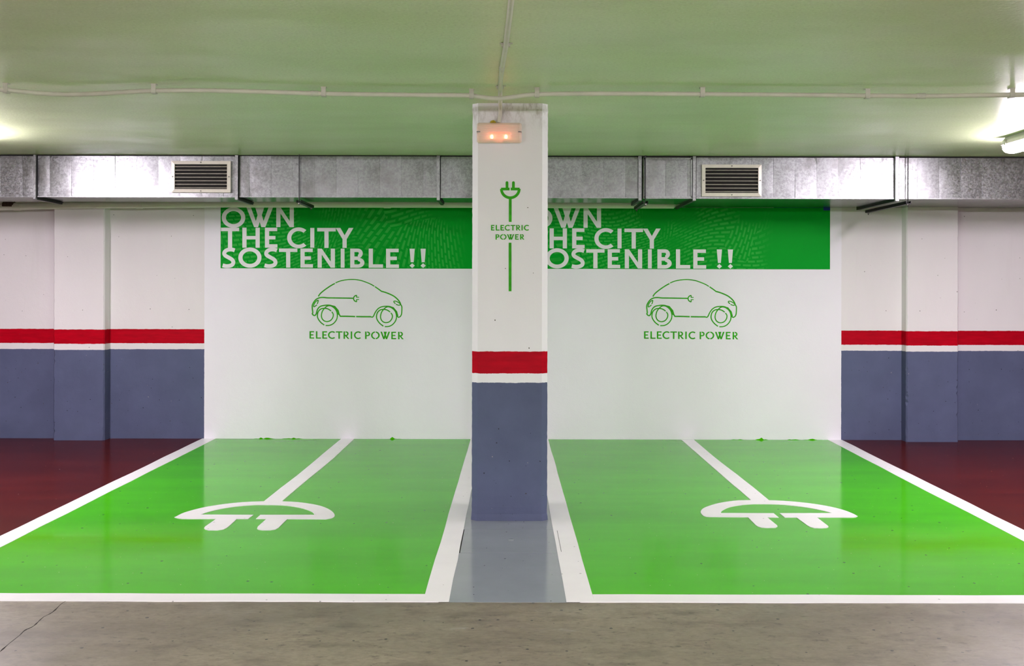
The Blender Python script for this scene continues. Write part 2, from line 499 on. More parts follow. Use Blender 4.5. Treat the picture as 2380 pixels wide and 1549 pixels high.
# grey strip round the hatch
HX0, HX1, HY0, HY1 = -0.248, 0.262, 4.985, 5.475
G = 0.006
slab('grey_coating', [(-.30, YF0), (.30, YF0), (.30, HY0 - G/2), (-.30, HY0 - G/2)], 0, T1, M['grey'], 'glossy grey coating in front of the hatch')
slab('grey_coating', [(-.30, HY1 + G/2), (.30, HY1 + G/2), (.30, WALL_Y), (-.30, WALL_Y)], 0, T1, M['grey'], 'glossy grey coating under and behind the column')
slab('grey_coating', [(-.30, HY0 - G/2), (HX0 - 2*G, HY0 - G/2), (HX0 - 2*G, HY1 + G/2), (-.30, HY1 + G/2)], 0, T1, M['grey'])
slab('grey_coating', [(HX1 + G, HY0 - G/2), (.30, HY0 - G/2), (.30, HY1 + G/2), (HX1 + G, HY1 + G/2)], 0, T1, M['grey'])
# white lines
def wavy(x0, y0, x1, y1, n, amp, seed):
    rnd = random.Random(seed); out = []
    for i in range(n + 1):
        t = i / n; w = rnd.uniform(-amp, amp) if 0 < i < n else 0
        dx, dy = x1 - x0, y1 - y0; L = math.hypot(dx, dy)
        out.append((x0 + dx*t - dy/L*w, y0 + dy*t + dx/L*w))
    return out
def band(name, p, q, seed, label, amp=0.004):
    """strip between edge p (two points) and edge q (two points)"""
    a = wavy(*p[0], *p[1], 14, amp, seed); c = wavy(*q[0], *q[1], 14, amp, seed + 50)
    return slab(name, a + c[::-1], 0, T2, M['line'], label)
band('line_marking', ((XLo, YF0), (XLo - .0, WALL_Y)), ((XLi, YF0), (XLi + .0, WALL_Y)), 1, 'white line along the left edge of the left green bay')
band('line_marking', ((-.366, YF0), (-.345, WALL_Y)), ((-.256, YF0), (-.245, WALL_Y)), 2, 'white line between left green bay and grey strip', 0.002)
band('line_marking', ((.243, YF0), (.240, WALL_Y)), ((.362, YF0), (.343, WALL_Y)), 3, 'white line between grey strip and right green bay', 0.002)
band('line_marking', ((xri(YF0), YF0), (xri(WALL_Y), WALL_Y)), ((xro(YF0), YF0), (xro(WALL_Y), WALL_Y)), 4, 'white line along the right edge of the right green bay')
band('line_marking', ((XLi, YF0), (-.366, YF0)), ((XLi, YF1), (-.366, YF1)), 5, 'white line across the front of the left green bay', 0.003)
band('line_marking', ((.362, YF0), (xri(YF0), YF0)), ((.362, YF1), (xri(YF1), YF1)), 6, 'white line across the front of the right green bay', 0.003)

def plug(off, k, cable_l, cable_r, outer, inner, gap, prongs, label):
    cv = lambda p: on_floor(off[0] + p[0]*k, off[1] + p[1]*k)
    b = MB(); layer = [0]
    def add(pts):
        z = T3 + layer[0] * 0.0001; layer[0] += 1
        b.prism([(*cv(p), z) for p in pts], (0, 0, -z + T1 * 0.5))
    add(cable_l + cable_r[::-1])
    # head: arch from outer and inner outlines, then the two bars
    o_ = catmull(outer, 5); i_ = catmull(inner, 5)
    N = 60
    def resample(p, n):
        d = [0]
        for a, c in zip(p, p[1:]): d.append(d[-1] + math.hypot(c[0]-a[0], c[1]-a[1]))
        out = []
        for q in range(n + 1):
            t = d[-1]*q/n; j = 0
            while j < len(d) - 2 and d[j+1] < t: j += 1
            f = (t - d[j]) / max(1e-9, d[j+1]-d[j])
            out.append((p[j][0] + (p[j+1][0]-p[j][0])*f, p[j][1] + (p[j+1][1]-p[j][1])*f))
        return out
    add(o_ + i_[::-1])
    for g in gap: add(g)
    for p in prongs: add(p)
    o = b.build('plug_marking', M['line'], floor); o['label'] = label
K = 480 / 2380
plug((380, 1000), K,
     [(2056, 100), (1850, 270), (1700, 398), (1540, 530), (1350, 675), (1150, 835)],
     [(2205, 100), (1960, 330), (1830, 440), (1680, 560), (1520, 695), (1358, 835)],
     [(128, 1015), (240, 960), (440, 905), (620, 873), (800, 850), (1000, 835), (1260, 828), (1420, 832), (1600, 845), (1800, 880), (1920, 930), (1972, 985), (1950, 1020), (1870, 1036)],
     [(300, 1030), (395, 1000), (430, 982), (560, 940), (760, 900), (1000, 875), (1200, 872), (1400, 878), (1580, 905), (1700, 945), (1742, 985), (1742, 1000), (1742, 1036)],
     [[(125, 1014), (160, 1024), (210, 1031), (330, 1033), (975, 1033), (1037, 986), (424, 983), (330, 983), (200, 985)], [(1064, 1033), (1117, 986), (1745, 986), (1800, 1036)]],
     [[(612, 1030), (480, 1122), (468, 1140), (480, 1155), (520, 1164), (620, 1165), (690, 1154), (730, 1135), (760, 1112), (850, 1030)],
      [(1190, 1030), (1088, 1122), (1078, 1145), (1095, 1158), (1140, 1164), (1230, 1163), (1290, 1154), (1325, 1135), (1350, 1110), (1432, 1030)]],
     'white plug symbol painted on the left green bay')
plug((1560, 1000), K,
     [(118, 118), (350, 320), (475, 430), (600, 540), (700, 628), (800, 710), (930, 825)],
     [(262, 118), (500, 320), (630, 422), (760, 520), (860, 600), (950, 670), (1137, 825)],
     [(440, 1010), (375, 998), (340, 955), (365, 915), (430, 885), (560, 848), (740, 822), (920, 816), (1130, 817), (1400, 832), (1650, 860), (1850, 895), (2000, 935), (2100, 975), (2148, 1001)],
     [(572, 1010), (570, 985), (572, 962), (590, 935), (680, 895), (850, 868), (1050, 862), (1300, 870), (1560, 900), (1750, 937), (1857, 966), (1930, 985), (2000, 1012)],
     [[(440, 1010), (570, 1011), (1240, 1017), (1180, 967), (568, 965), (500, 985)], [(1310, 1017), (2085, 1017), (2125, 1014), (2150, 1001), (2080, 980), (1950, 968), (1855, 966), (1250, 967)]],
     [[(880, 1008), (975, 1105), (1000, 1120), (1040, 1132), (1110, 1137), (1200, 1135), (1225, 1122), (1222, 1110), (1098, 1008)],
      [(1432, 1008), (1570, 1108), (1600, 1125), (1650, 1138), (1730, 1141), (1795, 1137), (1814, 1126), (1805, 1112), (1668, 1008)]],
     'white plug symbol painted on the right green bay')

# crack in the concrete
rnd = random.Random(8)
pts = catmull([on_floor(*p) for p in ((0, 1516), (20, 1498), (45, 1478), (58, 1466), (78, 1456), (100, 1436), (122, 1424), (142, 1405), (152, 1399))], 4)
b = MB(); left = []; right = []
for i, (x, y) in enumerate(pts):
    w = 0.0008 + 0.0022 * rnd.random() ** 2
    left.append((x - w, y + rnd.uniform(-.004, .004))); right.append((x + w, y + rnd.uniform(-.004, .004)))
for i in range(len(pts) - 1):
    b.prism([(*left[i], .0006), (*right[i], .0006), (*right[i+1], .0006), (*left[i+1], .0006)], (0, 0, -.0005))
o = b.build('crack', M['crack'], floor); o['label'] = 'thin dark crack running through the concrete'

# green brush marks where the coating climbs the wall
def smear(u0, u1, v, seed):
    rnd = random.Random(seed); b = MB()
    x0, x1 = on_wall(u0, v)[0], on_wall(u1, v)[0]
    n = max(6, int((x1 - x0) / 0.02)); top = []
    for i in range(n + 1):
        x = x0 + (x1 - x0)*i/n
        top.append((x, WALL_Y - .002, 0.0016 + abs(rnd.gauss(0, 1)) * 0.006 * math.sin(PI*min(1, max(0.02, i/n)))))
    b.prism([(x0, WALL_Y - .002, 0.0015)] + top + [(x1, WALL_Y - .002, 0.0015)], (0, .002, 0))
    o = b.build('paint_smear', M['green'], wall_back)
for i, (a, c) in enumerate(((590, 640), (655, 705), (900, 935), (1700, 1730), (1755, 1785), (1830, 1858), (1866, 1912))): smear(a, c, 1021, 20 + i)

# ------------------------------------------------------------------ column
CW = 0.2175; CD = 0.45; CH = 0.033
rnd = random.Random(11)
b = MB(); N = 120; rows = []
for i in range(N + 1):
    z = CEIL * i / N
    rough_z = z < 0.12 or z > CEIL - 0.10
    def j(s=1.0): return rnd.uniform(-1, 1) * (0.0015 if rough_z else 0.0005 if s < 0.9 else 0.0009) * s
    fl = 0.004 * max(0, 1 - z / 0.04)          # slight mortar flare at the foot
    y0, y1 = COL_Y - fl, COL_Y + CD + fl
    w = CW + fl
    rows.append([(-w + j(), y0 + CH, z), (-w + CH, y0 + j(.5) * rough_z, z), (w - CH, y0 + j(.5) * rough_z, z), (w + j(), y0 + CH, z),
                 (w + j(), y1 - CH, z), (w - CH, y1, z), (-w + CH, y1, z), (-w + j(), y1 - CH, z)])
for r in rows: b.v += r
for i in range(N):
    for k in range(8):
        k2 = (k + 1) % 8
        b.f.append((i*8+k, i*8+k2, (i+1)*8+k2, (i+1)*8+k))
column = struct(b.build('column', M['column']), 'white square column with red stripe and grey blue foot between the green bays', 'column')

# ------------------------------------------------------------------ flat lettering
def strip(pts, w):
    """thick line as a list of quads"""
    n = len(pts); L = []; R = []
    for i, p in enumerate(pts):
        a = pts[max(i-1, 0)]; c = pts[min(i+1, n-1)]
        d1 = (p[0]-a[0], p[1]-a[1]); d2 = (c[0]-p[0], c[1]-p[1])
        def nz(d):
            l = math.hypot(*d); return (d[0]/l, d[1]/l) if l > 1e-9 else None
        u = nz(d1) if i else nz(d2); v = nz(d2) if i < n-1 else nz(d1)
        u = u or v; v = v or u
        t = (u[0]+v[0], u[1]+v[1]); l = math.hypot(*t) or 1; t = (t[0]/l, t[1]/l)
        m_ = (-t[1], t[0]); cosv = max(0.45, m_[0]*-u[1] + m_[1]*u[0])
        h = (w[i] if isinstance(w, (list, tuple)) else w) / 2 / cosv
        L.append((p[0]+m_[0]*h, p[1]+m_[1]*h)); R.append((p[0]-m_[0]*h, p[1]-m_[1]*h))
    return [[L[i], R[i], R[i+1], L[i+1]] for i in range(n-1)]
def ring(cx, cy, rx, ry, tx, ty, a0, a1, n=28):
    out = []
    P = lambda a, s: (cx + math.cos(a)*(rx - s*tx), cy + math.sin(a)*(ry - s*ty))
    for i in range(n):
        a = a0 + (a1-a0)*i/n; c = a0 + (a1-a0)*(i+1)/n
        out.append([P(a, 0), P(a, 1), P(c, 1), P(c, 0)])
    return out
def rect(x0, y0, x1, y1): return [[(x0, y0), (x1, y0), (x1, y1), (x0, y1)]]
def letter(ch, x0, x1, y0, y1, t, th, gap=0.0):
    """strokes of a capital between x0..x1, y0 (top)..y1; every entry is one layer"""
    H = y1 - y0; W = x1 - x0; cx = (x0+x1)/2; cy = (y0+y1)/2; g = gap
    if ch == 'I': return [rect(x0, y0, x1, y1)]
    if ch == 'L': return [rect(x0, y0, x0+t, y1), rect(x0+t, y1-th, x1, y1)]
    if ch == 'E': return [rect(x0, y0, x0+t, y1), rect(x0+t, y0, x1-.02*W, y0+th), rect(x0+t, cy-th*.5, x1-.16*W, cy+th*.5), rect(x0+t, y1-th, x1, y1)]
    if ch == 'H': return [rect(x0, y0, x0+t, y1), rect(x1-t, y0, x1, y1), rect(x0+t, cy-th*.5, x1-t, cy+th*.5)]
    if ch == 'T': return [rect(x0, y0, x1, y0+th), rect(cx-t/2, y0+th, cx+t/2, y1)]
    if ch == 'N': return [rect(x0, y0, x0+t, y1), rect(x1-t, y0, x1, y1), [[(x0+t*.02, y0), (x0+t*1.02, y0), (x1-t*.02, y1), (x1-t*1.02, y1)]]]
    if ch == 'O':
        if g: return [ring(cx, cy, W/2, H/2+.02*H, t, th, PI/2+g, 3*PI/2-g), ring(cx, cy, W/2, H/2+.02*H, t, th, -PI/2+g, PI/2-g)]
        return [ring(cx, cy, W/2, H/2+.02*H, t, th*1.1, 0, 2*PI, 48)]
    if ch == 'C':
        rx = W*0.60
        return [ring(x0+rx, cy, rx, H/2+.02*H, t, th*1.05, math.radians(48), math.radians(312), 40)]
    if ch == 'Y':
        ym = y0 + H*.56
        return [[[(x0, y0), (x0+t*1.12, y0), (cx+t*.5, ym), (cx-t*.5, ym+.0*H)]], [[(x1, y0), (x1-t*1.12, y0), (cx-t*.5, ym), (cx+t*.5, ym)]], rect(cx-t/2, ym-.02*H, cx+t/2, y1)]
    if ch == 'W':
        s = t*1.06; q = W/ (1.0)
        ax, bx = x0+.29*W, x0+.50*W+.04*W       # feet
        a1_, a2_ = x0+.32*W, x0+.585*W          # inner tops
        a1_, a2_ = x0+.33*W, x1-.33*W-s
        return [[[(x0, y0), (x0+s, y0), (ax+s*.9, y1), (ax, y1)]], [[(a2_, y0), (a2_+s, y0), (ax+s*.9, y1), (ax, y1)]],
                [[(a1_, y0), (a1_+s, y0), (x1-.29*W, y1), (x1-.29*W-s*.9, y1)]], [[(x1-s, y0), (x1, y0), (x1-.29*W, y1), (x1-.29*W-s*.9, y1)]]]
    if ch == 'S':
        q = [(.93, .125), (.74, .085), (.48, .085), (.25, .155), (.155, .275), (.23, .385), (.47, .485), (.72, .59), (.83, .72), (.76, .845), (.56, .91), (.30, .925), (.04, .885)]
        return [strip(catmull([(x0+a*W, y0+c*H) for a, c in q], 5), t*.92)]
    if ch == 'B':
        r1 = .245*H; r2 = .285*H
        xa = x0+t; b1x = x0+.60*W-t*.2
        return [rect(x0, y0, x0+t, y1),
                rect(xa, y0, b1x, y0+th) , ring(b1x, y0+.25*H, .34*W, .25*H, t*.95, th, -PI/2, PI/2, 16),
                rect(xa, y0+.5*H-th*.5, b1x, y0+.5*H+th*.5), rect(xa, y1-th, b1x, y1), ring(b1x, y0+.735*H, x1-b1x, .265*H, t, th, -PI/2, PI/2, 16)]
    if ch in 'RP':
        k = .31*H; b1x = x1-W*(.50 if ch == 'P' else .55)
        rx = (x1 if ch == 'P' else x1-.14*W) - b1x
        go = .10*W if g else 0
        out = [rect(x0, y0, x0+t, y1), rect(x0+t+go, y0, b1x, y0+th), ring(b1x, y0+k, rx, k, t*.95, th, -PI/2, PI/2, 16), rect(x0+t, y0+2*k-th, b1x, y0+2*k)]
        if ch == 'R': out.append([[(b1x-t*.7, y0+2*k-th*.2), (b1x+t*.35, y0+2*k-th*.2), (x1, y1), (x1-t*1.15, y1)]])
        return out
    if ch == '!':
        d = .135*H
        return [[[(x0, y0), (x1, y0), (cx+W*.28, y0+.70*H), (cx-W*.28, y0+.70*H)]], [[(cx, y1-2*d*.92), (cx+d, y1-d*.92), (cx, y1), (cx-d, y1-d*.92)]]]
    return []
def paint(name, layers, off, k, Y, mat, parent, label=None, t0=0.0008):
    """flat paint or vinyl on an upright plane: every layer a hair prouder than the last"""
    b = MB()
    for i, polys in enumerate(layers):
        y = Y - t0 - i * 0.00004
        for p in polys:
            b.prism([(on_wall(off[0]+q[0]*k, off[1]+q[1]*k, Y)[0], y, on_wall(off[0]+q[0]*k, off[1]+q[1]*k, Y)[1]) for q in p], (0, Y - y - 0.0001, 0))
    o = b.build(name, mat, parent)
    if label: o['label'] = label
    return o

# ------------------------------------------------------------------ banners on the back wall
OWN = [('O', 132, 335, 532, 703), ('W', 345, 575, 529, 700), ('N', 603, 755, 529, 700),
       ('T', 125, 282, 705, 878), ('H', 310, 460, 705, 878), ('E', 505, 613, 705, 878), ('C', 697, 862, 706, 880), ('I', 897, 932, 707, 878), ('T', 957, 1117, 707, 880), ('Y', 1117, 1270, 707, 880),
       ('S', 135, 252, 880, 1050), ('O', 275, 475, 880, 1048), ('S', 497, 617, 880, 1050), ('T', 627, 785, 885, 1050), ('E', 812, 920, 885, 1050), ('N', 960, 1110, 886, 1051), ('I', 1160, 1193, 886, 1051),
       ('B', 1242, 1365, 886, 1052), ('L', 1402, 1525, 886, 1052), ('E', 1552, 1663, 887, 1053), ('!', 1755, 1800, 887, 1054), ('!', 1850, 1895, 887, 1054)]
KB = 640 / 2380
def banner(u0, u1, du, dv, label, v0=481.5, v1=623.3):
    xa = on_wall(u0, 550)[0]; xb = on_wall(u1, 550)[0]
    zt = on_wall(u0 + 100, v0)[1]; zb = on_wall((u0+u1)/2, v1 + 1.2)[1]
    b = MB(); b.box((xa, WALL_Y - 0.003, zb), (xb, WALL_Y, zt))
    root = thing('wall_banner', label, 'banner', ((xa+xb)/2, WALL_Y, zb), 'city banners on the back wall')
    keep(b.build('print_panel', M['banner']), root)
    b = MB(); b.box((xb - 0.50, WALL_Y - 0.0045, zt), (xb, WALL_Y - 0.0005, zt + 0.09)); b.box((xb - 0.060, WALL_Y - 0.0045, zt - 0.022), (xb, WALL_Y - 0.0005, zt))
    o = keep(b.build('blue_tab', M['blue_print']), root); o['label'] = 'dark blue corner at the top of the banner'
    # the words, one part per line
    for nm, lo, hi in (('own', 0, 3), ('the_city', 3, 10), ('sostenible', 10, 22)):
        word = {'own': 'OWN', 'the_city': 'THE CITY', 'sostenible': 'SOSTENIBLE !!'}[nm]
        for ch, x0, x1, y0, y1 in OWN[lo:hi]:
            o = paint('letter', letter(ch, x0, x1, y0, y1, 36, 30), (480 + du, 340 + dv), KB, WALL_Y - 0.003, M['letter'], None)
            keep(o, root)
            o['label'] = ('white exclamation mark' if ch == '!' else 'white letter ' + ch) + ' of the printed words ' + word
banner(513, 1227, 0, 0, 'green city map banner left of the column, all its white lettering in view')
banner(1227.6, 1929, 714, 1.6, 'green city map banner right of the column, its first letters hidden by the column', 482.5, 624.6)

# ------------------------------------------------------------------ stencils on the wall
ELEC = [('E', 312, 398), ('L', 430, 525), ('E', 548, 638), ('C', 652, 785), ('T', 797, 920), ('R', 940, 1048), ('I', 1072, 1100), ('C', 1132, 1262),
        ('P', 1337, 1430), ('O', 1447, 1607), ('W', 1620, 1797), ('E', 1820, 1910), ('R', 1945, 2050)]
def circ(cx, cy, r, a0, a1, n=20):
    return [(cx + r*math.cos(math.radians(a0+(a1-a0)*i/n)), cy + r*math.sin(math.radians(a0+(a1-a0)*i/n))) for i in range(n+1)]
def car_layers():
    L = []
    S = lambda p, w, n=5: L.append(strip(catmull(p, n), w))
    S([(475, 472), (515, 415), (600, 345), (700, 277), (780, 232)], 23)
    S([(792, 222), (870, 190), (980, 166), (1120, 159), (1250, 175), (1370, 215), (1450, 250), (1508, 285)], 19)
    S([(1520, 291), (1600, 347), (1640, 378)], 22)
    S([(1635, 376), (1720, 400), (1830, 446), (1900, 491), (1960, 552), (1992, 610)], 24)
    S([(1985, 605), (2005, 640), (2016, 670), (2013, 770), (2003, 815), (1985, 842), (1955, 855), (1935, 842), (1915, 790), (1895, 745), (1860, 695), (1800, 660), (1720, 654), (1640, 664), (1572, 703), (1523, 770), (1492, 835), (1470, 853), (1440, 846)], 21)
    S([(1442, 846), (1300, 845), (1172, 843)], 25)
    S([(1155, 843), (1000, 838), (880, 838)], 25)
    S([(885, 845), (853, 790), (820, 722), (760, 662), (680, 634), (590, 637), (510, 657), (460, 712), (437, 790), (412, 822), (382, 815), (364, 790), (372, 765), (362, 655), (383, 592), (430, 530), (490, 498), (560, 490), (640, 497), (760, 499), (1118, 505)], 23, 6)
    # thick shades on the arches
    L.append([[(690, 624), (785, 648), (775, 672), (690, 650)], [(785, 648), (850, 725), (825, 745), (775, 672)], [(850, 725), (874, 812), (838, 812), (825, 745)]])
    d = (1078, 22)
    L.append([[(a+d[0], c+d[1]) for a, c in q] for q in L[-1]])
    # plug on the flank
    L.append(strip(circ(1183, 510, 58, 90, 270), 21)); L.append(rect(1172, 448, 1190, 494)); L.append(rect(1190, 480, 1226, 495)); L.append(rect(1172, 522, 1190, 572)); L.append(rect(1190, 521, 1226, 536))
    # lamps
    S([(478, 540), (440, 556), (403, 602), (388, 655), (408, 658), (450, 626)], 18); S([(474, 538), (468, 575), (455, 610)], 18)
    S([(1897, 605), (1868, 575), (1876, 558), (1915, 563), (1955, 586), (1988, 612), (1972, 632), (1940, 630), (1908, 616)], 18)
    # wheels: spirals with stencil bridges
    for dx, dy in ((0, 0), (1090, 20)):
        T = lambda p: [(a+dx, c+dy) for a, c in p]
        S(T([(585, 1000), (520, 950), (470, 880), (458, 815), (478, 745), (530, 700), (600, 691), (660, 706), (710, 740)]), 21)
        S(T([(610, 1008), (690, 1003), (760, 965), (812, 895), (826, 815), (806, 735), (762, 680), (700, 645), (640, 650), (590, 690), (548, 750), (532, 830), (550, 890), (590, 925), (640, 935), (700, 915), (742, 860), (750, 800), (723, 755)]), 20)
    return L
KC = 300 / 2380
def wall_stencil(du, dv, la, lb):
    lay = car_layers()
    paint('car_stencil', lay, (680 + du, 630 + dv), KC, WALL_Y, M['stencil'], wall_back, la)
    for i, (ch, x0, x1) in enumerate(ELEC):
        sl = (x0 - 312) * 0.0075
        paint('stencil_letter', letter(ch, x0, x1, 1112 + sl, 1250 + sl, 28, 22, 0.10), (680 + du, 630 + dv), KC, WALL_Y, M['stencil'], wall_back, 'letter ' + ch + ' of the ' + lb)
wall_stencil(0, 0, 'green stencilled car with plug on the wall left of the column', 'green stencilled words ELECTRIC POWER left of the column')
wall_stencil(777.5, 0.3, 'green stencilled car with plug on the wall right of the column', 'green stencilled words ELECTRIC POWER right of the column')

# stencil on the column
KP = 200 / 1033
lay = [rect(440, 128, 473, 192), ring(456.5, 128, 16.5, 16, 16, 15.5, PI, 2*PI, 10), rect(517, 128, 550, 192), ring(533.5, 128, 16.5, 16, 16, 15.5, PI, 2*PI, 10),
       rect(385, 189, 487, 221), rect(502, 189, 608, 221),
       strip(circ(496, 203, 107, 0, 180, 32), 33), rect(479, 316, 512, 600), rect(477, 850, 510, 1433)]
paint('plug_stencil', lay, (1090, 400), KP, COL_Y, M['stencil'], column, 'green stencilled plug and cable on the column', 0.0035)
for part, xs0, kx, ya, yb in ((ELEC[:8], 265, (722 - 265) / (1262 - 312), 637, 703), (ELEC[8:], 320, (665 - 320) / (2050 - 1337), 748, 813)):
    for ch, x0, x1 in part:
        paint('stencil_letter', letter(ch, xs0 + (x0-part[0][1])*kx, xs0 + (x1-part[0][1])*kx, ya, yb, 14, 11, 0.10), (1090, 400), KP, COL_Y, M['stencil'], column, 'letter ' + ch + ' of the green stencilled words ELECTRIC POWER on the column', 0.0035)

# ------------------------------------------------------------------ floor hatch
root = thing('hatch_cover', 'grey square hatch cover with a small stud in front of the column', 'hatch', ((HX0+HX1)/2, (HY0+HY1)/2, 0))
b = MB(); b.box((HX0, HY0, 0.0), (HX1, HY1, T1 + .0004)); keep(b.build('cover_plate', M['grey']), root)
hx, hy = on_floor(1188, 1257)
b = MB(); b.tube([(hx, hy, 0), (hx, hy, .005), (hx, hy, .007)], [.017, .017, .013], 18); keep(b.build('lifting_stud', M['grey']), root)
b = MB(); b.box((HX0 - 2*G, HY0, 0.0001), (HX0, HY1, 0.0004)); b.box((HX0, HY0 - G/2, .0001), (HX1, HY0, .0004)); b.box((HX0, HY1, .0001), (HX1, HY1 + G/2, .0004)); b.box((HX1, HY0 + .02, T2), (HX1 + .0022, HY1 - .03, T2 + .0003)); keep(b.build('joint', M['crack']), root)

# ------------------------------------------------------------------ drain pipe behind the duct
PY = WALL_Y - .165
pp = []
for u, v in ((-330, 491), (-40, 484), (0, 481.5), (120, 478.5), (240, 476.8), (380, 475.6), (520, 474.6), (1097, 475.6), (1566, 477.2)):
    x, z = on_wall(u, v, PY); pp.append((x, PY, z))
root = thing('drain_pipe', 'cream drain pipe along the top of the wall behind the duct', 'pipe', (0, PY, pp[6][2]))
b = MB(); b.tube(pp, 0.030, 16); keep(b.build('pipe_run', M['drain']), root)
for u in (40, 325, 900):
    x = on_wall(u, 478, PY)[0]
    i = max(k for k in range(len(pp)) if pp[k][0] <= x); t = (x - pp[i][0]) / (pp[i+1][0] - pp[i][0]); z = pp[i][2] + (pp[i+1][2]-pp[i][2])*t
    b = MB(); b.tube([(x - .03, PY, z + .0002), (x + .03, PY, z)], 0.0345, 16); keep(b.build('coupling', M['drain']), root)
b = MB(); x, z = on_wall(22, 478, PY)
b.tube([(x - .05, PY, z + .003), (x + .045, PY, z + .001)], 0.0325, 16); o = keep(b.build('stain_patch', M['stain']), root); o['label'] = 'dark burnt patch on the pipe'

# ------------------------------------------------------------------ air duct
DZ0, DZ1 = on_wall(800, 459.3, DUCT_Y)[1], on_wall(800, 364.3, DUCT_Y)[1]
DYL = 8.33
duct = thing('air_duct', 'galvanised rectangular air duct along the back wall under the ceiling', 'duct', (0, DUCT_Y, DZ0))
ux = lambda u: on_wall(u, 412, DUCT_Y)[0]
rnd = random.Random(21)
#           u0, u1, back, dz (level of the section), crease offsets
sections = [(-330, 84, DYL, .000), (84, 552, DYL, .002), (552, 1020, DYL, .004), (1020, 1487, DYL, .002), (1495, 1611, 8.44, .000), (1613, 2082, 8.76, .000), (2082, 2760, 8.76, .000)]
crease0 = [1.5, 166, 630, 1050, 1497, 1646, 2132]
for si, (u0, u1, yb, dz) in enumerate(sections):
    x0, x1 = ux(u0), ux(u1)
    b = MB(); b.box((x0, DUCT_Y + .006, DZ0 + dz), (x1, yb, DZ1 + dz))
    body = keep(b.build('duct_section', M['duct_plain']), duct)
    # front sheets between the creases
    us = [u0 + 3]; u = crease0[si]
    while u > u0 + 12: u -= 50.5
    while u < u1 - 10:
        if u > u0 + 10: us.append(u)
        u += 50.5
    us.append(u1 - 3)
    for a, c in zip(us, us[1:]):
        xa, xb = ux(a), ux(c)
        w = (xb - xa) / 0.173
        t1, t2 = rnd.uniform(-.0040, .0040) * w, rnd.uniform(-.0040, .0040)
        bow = rnd.uniform(0.0, .0035)
        n = 6; nz = 6; b = MB()
        zlo, zhi = DZ0 + dz + .001, DZ1 + dz - .001
        def fy(p, q):
            return DUCT_Y + .003 + t1 * (p - .5) + t2 * (q - .5) - bow * (1 - (2*p-1)**2) * (1 - (2*q-1)**2)
        for iz in range(nz + 1):
            for ix in range(n + 1):
                p, q = ix/n, iz/nz
                b.v.append((xa + .0006 + (xb - xa - .0012)*p, fy(p, q), zlo + (zhi-zlo)*q))
        for iz in range(nz):
            for ix in range(n):
                k = iz*(n+1)+ix; b.f.append((k, k+1, k+n+2, k+n+1))
        # rim folded back into the body
        m0 = len(b.v)
        edge = [ix for ix in range(n+1)] + [iz*(n+1)+n for iz in range(1, nz+1)] + [nz*(n+1)+ix for ix in range(n-1, -1, -1)] + [iz*(n+1) for iz in range(nz-1, 0, -1)]
        for e in edge: v = b.v[e]; b.v.append((v[0], DUCT_Y + .0075, v[2]))
        for i in range(len(edge)):
            j = (i+1) % len(edge); b.f.append((edge[j], edge[i], m0+i, m0+j))
        b.smooth = True
        o = b.build('sheet_panel', M['duct'])
        keep(o, duct); o.parent = body; o.matrix_parent_inverse = body.matrix_world.inverted()
    # lip along the bottom edge
    b = MB(); b.box((x0, DUCT_Y - .003, DZ0 + dz - .004), (x1, DUCT_Y + .008, DZ0 + dz + .004)); keep(b.build('bottom_seam', M['flange']), duct)
# flanged joints round the duct
def flange(u, w, yb, dz=0.0, proud=.022, mat='flange'):
    x = ux(u); h = w / 2 / 292.0
    b = MB()
    b.box((x - h, DUCT_Y - proud, DZ0 + dz - proud), (x + h, DUCT_Y + .004, DZ1 + dz + .008))
    keep(b.build('flange', M[mat], None, .002, 1), duct)
    b = MB(); b.box((x - h, DUCT_Y + .004, DZ0 + dz - proud), (x + h, yb, DZ0 + dz + .001)); keep(b.build('under_strap', M['black_steel']), duct)
    b = MB(); b.box((x + h, DUCT_Y - .008, DZ0 + dz - .010), (x + h + .006, DUCT_Y + .004, DZ1 + dz + .004)); b.box((x + h, DUCT_Y, DZ0 + dz - .010), (x + h + .006, yb, DZ0 + dz)); keep(b.build('gasket', M['gasket_gap_shade']), duct)
flange(83, 6, DYL); flange(551, 7, DYL); flange(1019, 7, DYL); flange(1487, 7, DYL + .02); flange(1613, 7, 8.70); flange(2083, 9, 8.74)
# frame of the short transition piece
b = MB(); x0, x1 = ux(1497), ux(1608)
b.box((x0, DUCT_Y - .010, DZ1 - .018), (x1, DUCT_Y + .004, DZ1 - .006)); b.box((x0, DUCT_Y - .010, DZ0 + .004), (x1, DUCT_Y + .004, DZ0 + .014)); b.box((x1 - .010, DUCT_Y - .010, DZ0), (x1, DUCT_Y + .004, DZ1)); b.box((x0, DUCT_Y - .010, DZ0), (x0 + .010, DUCT_Y + .004, DZ1))
keep(b.build('transition_frame', M['flange']), duct)
# black strip standing in for the shadow in the gap between duct and ceiling
b = MB(); b.box((ux(-330), DUCT_Y + .010, DZ1), (ux(2760), DUCT_Y + .06, CEIL - .0005)); keep(b.build('gap_shade_strip', M['gasket_gap_shade']), duct)

